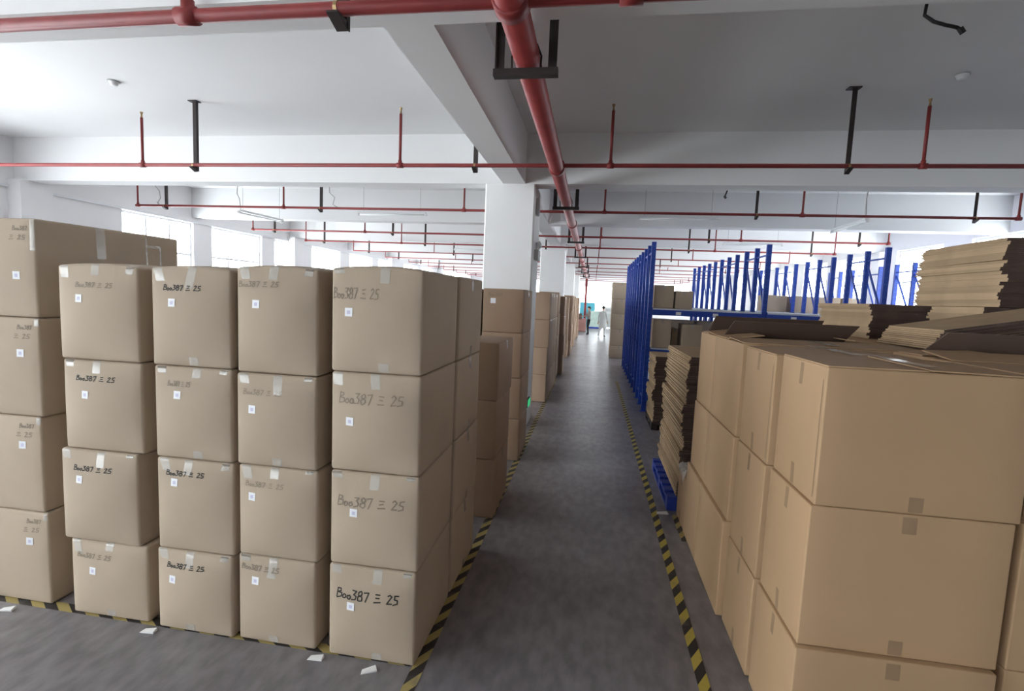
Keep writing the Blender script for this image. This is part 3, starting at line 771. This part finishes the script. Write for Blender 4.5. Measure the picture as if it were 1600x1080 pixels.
# tilted ones
ang = math.radians(11)
me = sheet_mesh(1.35, .66, .026)
for i in range(5):
    o = link('flattened_carton', me, None, (2.93+.014*i, 4.13+rnd.uniform(-.012, .012), 2.098+i*.0268), 0)
    o.rotation_euler = (0, -ang, rnd.uniform(-.01, .01)); tag(o, 'tilted flattened carton sloping up to the right in the right pile', 'carton', 'tilted flattened cartons')
pile(3.0, 4.3, 4.5, 5.14, 1.957, 2.28, .0535, 'flattened carton wedged under the front of the big bundle', 'flattened cartons under the big bundle', .015, .01)
# big bundle on top
pile(3.12, 4.35, 4.54, 5.62, 2.285, 2.83, .0285, 'flattened carton in the big bundle on top of the right pile', 'big bundle of flattened cartons', .04, .02, .0, .02)

# ------------------------------------------------------------------ blue racks
RX = [1.13, 3.28, 5.36, 7.44]; RZ = 3.415; DY = .72
def post_mesh():
    mb = MB(); w, d, t = .085, .065, .008
    mb.box(-w/2, w/2, -d/2, -d/2+t, 0, RZ); mb.box(-w/2, -w/2+t, -d/2+t, d/2, 0, RZ); mb.box(w/2-t, w/2, -d/2+t, d/2, 0, RZ)
    mb.box(-.07, .07, -.06, .06, 0, .008)
    return mb.mesh('upright_post', 'rack')
def slots_mesh():
    mb = MB(); z = .2
    while z < RZ-.05:
        for x in (-.02, .02): mb.box(x-.007, x+.007, -.0345, -.0322, z, z+.03)
        z += .12
    return mb.mesh('slot_row', 'slot')
def brace_mesh():
    mb = MB(); w = .03
    for z in (.25, 3.22): mb.bar((0, .03, z), (0, DY-.03, z), w)
    z, s = .28, 0
    while z < 3.0:
        z2 = min(z+.95, 3.2); a, b = ((.03, DY-.03) if s == 0 else (DY-.03, .03)); mb.bar((0, a, z), (0, b, z2), w); z = z2; s = 1-s
    return mb.mesh('brace', 'rack')
def beam_mesh(L):
    mb = MB(); mb.box(.05, L-.05, -.055, -.012, -.11, 0); mb.box(.045, .053, -.06, .03, -.17, .04); mb.box(L-.053, L-.045, -.06, .03, -.17, .04)
    return mb.mesh('beam', 'rack')
PM, SM, BM = post_mesh(), slots_mesh(), brace_mesh()
def rack(ya, nposts, label, xs=RX, levels=(2.08, 1.28, .35)):
    o = empty('pallet_rack', (xs[0], ya, 0), label, 'rack', 'blue steel pallet racks')
    for i, x in enumerate(xs):
        lx = x-xs[0]
        for k in range(nposts):
            p = link('upright_post', PM, o, (lx, k*DY, 0)); link('slot_row', SM, p)['kind'] = 'stuff'
            if k < nposts-1: link('brace', BM, o, (lx, k*DY, 0))
        if i < len(xs)-1:
            L = xs[i+1]-x; bm = beam_mesh(L)
            for z in levels:
                for k in (0, nposts-1):
                    b = link('beam', bm, o, (lx, k*DY+(.07 if k else 0), z))
                    if k == 0:
                        for tx in (.55, 1.25): MB().box(L*tx/2.15-.05, L*tx/2.15+.05, -.058, -.0552, -.09, -.03).build('location_tag', 'tag', b)
                MB().box(lx+.05, lx+L-.05, -.05, (nposts-1)*DY+.05, z+.001, z+.028).build('shelf_board', 'deck', o)
rack(10.52, 3, 'nearest blue pallet rack with cartons on its shelves')
rack(10.52+3*DY+.02, 3, 'second blue pallet rack from the viewer')
rack(10.52+6*DY+.04, 3, 'third blue pallet rack from the viewer')
rack(10.52+9*DY+.06, 2, 'farthest blue pallet rack, nearest the far stack of boxes')
GS = 'cartons on the rack shelves'
def shelf_box(x0, x1, y0, y1, z0, h, label, m='cb'):
    o, a = carton(x0, x1, y0, y1, z0, z0+h, label, GS, m, .01, (.005, .004, .002), 0, 3)
    Face(a, .01, (.005, .004, .002), 0).over('tape_strip', o, a[0], .05, .08, .08, 'tape')
S1, S2 = 2.111, 1.311
shelf_box(1.2, 1.585, 10.56, 11.2, S1, .46, 'left carton on the top shelf of the nearest rack')
shelf_box(1.62, 1.96, 10.6, 11.2, S1, .36, 'right carton on the top shelf of the nearest rack')
shelf_box(1.22, 1.58, 10.55, 11.1, S2, .58, 'left carton on the lower shelf of the nearest rack')
shelf_box(1.63, 1.74, 10.8, 11.3, S2, .40, 'narrow dark carton between the two on the lower shelf')
shelf_box(1.79, 2.18, 10.56, 11.1, S2, .50, 'right carton on the lower shelf of the nearest rack')
for i in range(4): shelf_box((4.7, 5.45, 6.05, 6.65)[i], (5.25, 6.0, 6.6, 7.2)[i], 15.0, 15.7, S1, .45, '%s carton of the row on the third rack' % ['first', 'second', 'third', 'fourth'][i])
for i in range(3): shelf_box(1.3+i*.62, 1.85+i*.62, 13.0, 13.7, S2, .5, '%s carton on the lower shelf of the second rack' % ['first', 'second', 'third'][i])

# ------------------------------------------------------------------ things on the nearest column and floor litter
o = empty('exit_sign', (-1.026, 8.55, .42), 'small lit green exit sign low on the nearest white column', 'sign')
MB().box(0, .03, -.16, .16, -.07, .07).build('casing', 'exitb', o); MB().box(.0305, .034, -.15, .15, -.06, .06).build('lit_face', 'exitg', o)
o = empty('emergency_lamp', (-1.026, 8.75, 2.95), 'grey box lamp on the aisle side of the nearest column', 'lamp')
MB().box(0, .07, -.14, .14, -.1, .07).build('casing', 'grey', o)
for s in (-1, 1): MB().tube([(.035, s*.09, .07), (.035, s*.09, .1), (.05, s*.09, .16), (.09, s*.09, .17)], [.02, .02, .05, .055], 12).build('lamp_head', 'lampw', o, smooth=True)
o = empty('junction_box', (-1.026, 8.62, 3.72), 'dark grey box high on the side of the nearest column', 'box'); 
MB().box(0, .05, -.06, .06, -.14, .14).build('casing', 'grey', o); MB().box(.0505, .056, -.05, .05, -.12, .12).build('cover', 'greyc', o)
o = empty('notice', (-1.026, 8.6, 2.0), 'white paper notice taped to the side of the nearest column', 'notice')
MB().box(0, .002, -.11, .11, -.15, .15).build('sheet', 'paper', o)
for (x, y, s, rz, lb) in ((-3.72, 2.63, .045, .2, 'white paper scrap on the floor before the tallest left stack'), (-2.66, 2.64, .045, .1, 'white paper scrap on the floor at the gap right of the leftmost narrow stack'),
                          (-1.52, 2.64, .045, .1, 'white paper scrap on the floor beside the aisle corner stack'), (-1.17, 2.61, .045, .5, 'curled white scrap before the aisle corner stack'),
                          (.84, 5.36, .06, .1, 'white scrap on the floor in front of the blue pallet')):
    mb = MB(); mb.hexa([(-s, -s*.4, .001), (s, -s*.45, .001), (s, s*.4, .001), (-s*.8, s*.45, .001), (-s, -s*.4, .004), (s, -s*.45, .012), (s*.9, s*.4, .018), (-s*.8, s*.45, .004)])
    tag(mb.build('paper_scrap', 'paper', None, (x, y, .0005), rz), lb, 'paper', 'litter on the floor')

# ------------------------------------------------------------------ far end: goods and two people
o = empty('wrapped_goods', (.25, 41.0, 0), 'pale green wrapped goods on a blue pallet at the far end', 'goods')
MB().box(-.55, .55, 0, 1.1, 0, .13).build('pallet', 'pallet', o); 
for k in range(3): MB().box(-.5, .5, .05, 1.05, .131+k*.42, .131+k*.42+.415).build('wrapped_case', 'mint', o)
o = empty('teal_cabinet', (-.45, 42.3, 0), 'teal cabinet standing behind the person in dark trousers', 'cabinet')
MB().box(-.62, .62, 0, .6, .05, 2.05).build('body', 'teal', o); MB().box(-.6, -.005, -.02, -.001, .08, 2.02).build('door', 'teal', o); MB().box(.005, .6, -.02, -.001, .08, 2.02).build('door', 'teal', o)
MB().box(-.6, .6, .02, .58, 0, .05).build('plinth', 'greym', o)
o = empty('machine', (1.35, 42.0, 0), 'pale grey machine behind the person in white', 'machine')
MB().box(-.45, .45, 0, .8, .1, 1.2).build('body', 'greym', o); MB().hexa([(-.4, .05, 1.2), (.4, .05, 1.2), (.4, .75, 1.2), (-.4, .75, 1.2), (-.4, .25, 1.75), (.4, .25, 1.75), (.4, .75, 1.75), (-.4, .75, 1.75)]).build('console', 'greym', o)
MB().box(-.3, .3, .12, .2, 1.35, 1.6).build('screen', 'grey', o)
for x in (-.38, .38): MB().box(x-.05, x+.05, .1, .7, 0, .1).build('foot', 'grey', o)
for k, (z0, z1) in enumerate(((0.002, .56), (.562, .93))):
    carton(-1.0, -.42, 36.3, 36.9, z0, z1, ['lower reddish carton at the far end left of the people', 'upper reddish carton at the far end left of the people'][k], 'reddish cartons at the far end', 'pink', .01, (.01, .005, 0), 0, 3)
for i, (x, y, s) in enumerate(((-2.6, 43.5, 1.6), (2.4, 43.6, 1.5))):
    carton(x-.6, x+.6, y, y+.9, .002, s, ['large carton by the far end wall, left', 'large carton by the far end wall, right'][i], 'cartons at the far wall', 'cb', .012, (.01, .01, 0), 0, 3)

def person(loc, rz, H, arms, legs, label, zones, hold=None):
    """continuous body from a skinned skeleton; arms/legs give joint positions for a 1.70 figure facing -Y"""
    s = H/1.70
    V = []; R = []; Ed = []
    def add(p, r, par=None):
        V.append((p[0]*s, p[1]*s, p[2]*s)); R.append(r*s if not isinstance(r, tuple) else (r[0]*s, r[1]*s))
        if par is not None: Ed.append((par, len(V)-1))
        return len(V)-1
    pel = add((0, 0, .93), (.15, .105)); wai = add((0, 0, 1.08), (.13, .095), pel); che = add((0, 0, 1.27), (.16, .11), wai)
    nb = add((0, .01, 1.42), (.075, .065), che); nk = add((0, 0, 1.49), .05, nb)
    hd = add((0, -.015, 1.56), (.062, .075), nk); hd2 = add((0, -.01, 1.63), (.075, .092), hd); add((0, 0, 1.675), (.05, .062), hd2)
    add((0, -.105, 1.585), .012, hd)                                         # nose
    for sx, A in ((-1, arms[0]), (1, arms[1])):
        sh = add((sx*.165, .01, 1.37), .058, che); el = add(A[0], .043, sh); wr = add(A[1], .028, el)
        d = (Vector(A[1])-Vector(A[0])).normalized(); side = Vector((1, 0, 0)) if abs(d.x) < .8 else Vector((0, 1, 0))
        side = (side - d*side.dot(d)).normalized()
        pm = add(Vector(A[1])+d*.07, (.034, .018), wr)
        for q, fl in ((-1.5, .055), (-.5, .068), (.5, .07), (1.5, .06)):
            k1 = add(Vector(A[1])+d*.105+side*q*.018, .009, pm); add(Vector(A[1])+d*(.105+fl)+side*q*.018+Vector((0, -.012, -.006)), .007, k1)
        th = add(Vector(A[1])+d*.05-side*.045*sx, .01, wr); add(Vector(A[1])+d*.09-side*.06*sx, .008, th)
    for sx, Lg in ((-1, legs[0]), (1, legs[1])):
        hp = add((sx*.09, 0, .88), .092, pel); kn = add(Lg[0], .062, hp); an = add(Lg[1], .042, kn)
        add((Lg[1][0]+.012*sx, Lg[1][1]+.03, Lg[1][2]-.045), .035, an); ft = add((Lg[1][0]+.02*sx, Lg[1][1]-.13, Lg[1][2]-.055), (.042, .028), an)
    me = bpy.data.meshes.new('person'); me.from_pydata([(x*K, y*K, z*K) for x, y, z in V], Ed, []); bm = bmesh.new(); bm.from_mesh(me); bm.verts.layers.skin.verify(); bm.to_mesh(me); bm.free()
    tmp = bpy.data.objects.new('person_tmp', me); COL.objects.link(tmp)
    tmp.modifiers.new('skin', 'SKIN').use_smooth_shade = True
    sd = tmp.modifiers.new('sub', 'SUBSURF'); sd.levels = 2; sd.render_levels = 2
    sv = me.skin_vertices[0].data
    for i, r in enumerate(R): sv[i].radius = (r[0]*K, r[1]*K) if isinstance(r, tuple) else (r*K, r*K)
    sv[0].use_root = True
    dg = bpy.context.evaluated_depsgraph_get(); ev = tmp.evaluated_get(dg)
    out = bpy.data.meshes.new_from_object(ev); out.name = 'person'
    bpy.data.objects.remove(tmp)
    out.materials.clear()
    for z in ('skin', zones['top'], zones['legs'], 'shoe'): out.materials.append(M[z])
    wr = [Vector(a[1]) for a in arms]
    zmin = min(v.co.z for v in out.vertices)
    for p in out.polygons:
        c = p.center/(s*K); i = 1
        if c.z > 1.46: i = 0
        elif min((c-w).length for w in wr) < .03 or any((c-(w+(w-Vector(a[0])).normalized()*.1)).length < .115 for w, a in zip(wr, arms)): i = 0
        elif c.z < .085: i = 3
        elif c.z < zones['hem'] and abs(c.x) < .26 and c.y > -.3: i = 2
        p.material_index = i
    o = link('person', out, None, loc, rz); o.location.z = -zmin
    tag(o, label, 'person')
    # hair cap
    hm = MB(); n = 12
    for i in range(6):
        th = math.pi*.62*i/5
        for k in range(n):
            ph = 2*math.pi*k/n; back = .5+.5*math.sin(ph)
            t2 = th*(.62+.55*back)
            hm.v.append((.091*s*math.sin(t2)*math.cos(ph), (.0+.108*math.sin(t2)*math.sin(ph))*s, (1.605+.115*math.cos(t2))*s))
    for i in range(5):
        for k in range(n): hm.f.append((i*n+k, i*n+(k+1) % n, (i+1)*n+(k+1) % n, (i+1)*n+k))
    hm.build('hair', 'hair', o, smooth=True)
    fm = MB()
    for sx in (-1, 1): fm.tube([(sx*.03*s, -.10*s, 1.615*s), (sx*.03*s, -.106*s, 1.615*s)], .009*s, 6)
    fm.build('eyes', 'hair', o)
    MB().tube([(-.022*s, -.09*s, 1.545*s), (0, -.094*s, 1.543*s), (.022*s, -.09*s, 1.545*s)], .006*s, 5).build('mouth', 'shirt', o)
    for sx in (-1, 1): MB().tube([(sx*.082*s, .0, 1.625*s), (sx*.09*s, .01*s, 1.60*s), (sx*.083*s, .005*s, 1.575*s)], [.012*s, .016*s, .01*s], 8).build('ear', 'skin', o, smooth=True)
    return o
# figure one: dark trousers, turned to the left, carrying a carton
person((-.22, 33.3, 0), math.radians(-75), 1.86, (((-.2, -.12, 1.13), (-.13, -.36, 1.12)), ((.2, -.12, 1.13), (.13, -.36, 1.12))),
       (((-.1, -.02, .49), (-.11, .03, .1)), ((.1, -.06, .49), (.11, -.02, .1))), 'person in grey brown top and black trousers carrying a carton', dict(top='shirt', legs='trous', hem=.95))
carton(-1.03, -.67, 33.05, 33.5, .98, 1.36, 'brown carton in the arms of the person in black trousers', None, 'flapd', .008, (.003, .003, 0), 0, 3)
pw = person((.66, 32.2, 0), math.radians(160), 1.95, (((-.22, .03, 1.11), (-.22, -.1, .88)), ((.22, .06, 1.11), (.24, .06, .86))),
       (((-.09, -.1, .5), (-.1, -.02, .1)), ((.1, .1, .49), (.11, .28, .14))), 'person in white work clothes walking near the far end', dict(top='coat', legs='wtrous', hem=.45))

cm = MB(); _n = 20; _prof = [(1.42, .13, .10), (1.36, .19, .125), (1.2, .185, .13), (1.05, .165, .12), (.9, .19, .14), (.7, .21, .17), (.5, .23, .2)]
for z, rx, ry in _prof:
    for k in range(_n):
        t = 2*math.pi*k/_n; w = 1+.03*math.sin(5*t)*(z < 1)
        cm.v.append((rx*w*math.cos(t)*1.147, ry*w*math.sin(t)*1.147, z*1.147))
for i in range(len(_prof)-1):
    for k in range(_n): cm.f.append((i*_n+k, (i+1)*_n+k, (i+1)*_n+(k+1) % _n, i*_n+(k+1) % _n))
cm.build('coat', 'coat', pw, smooth=True)
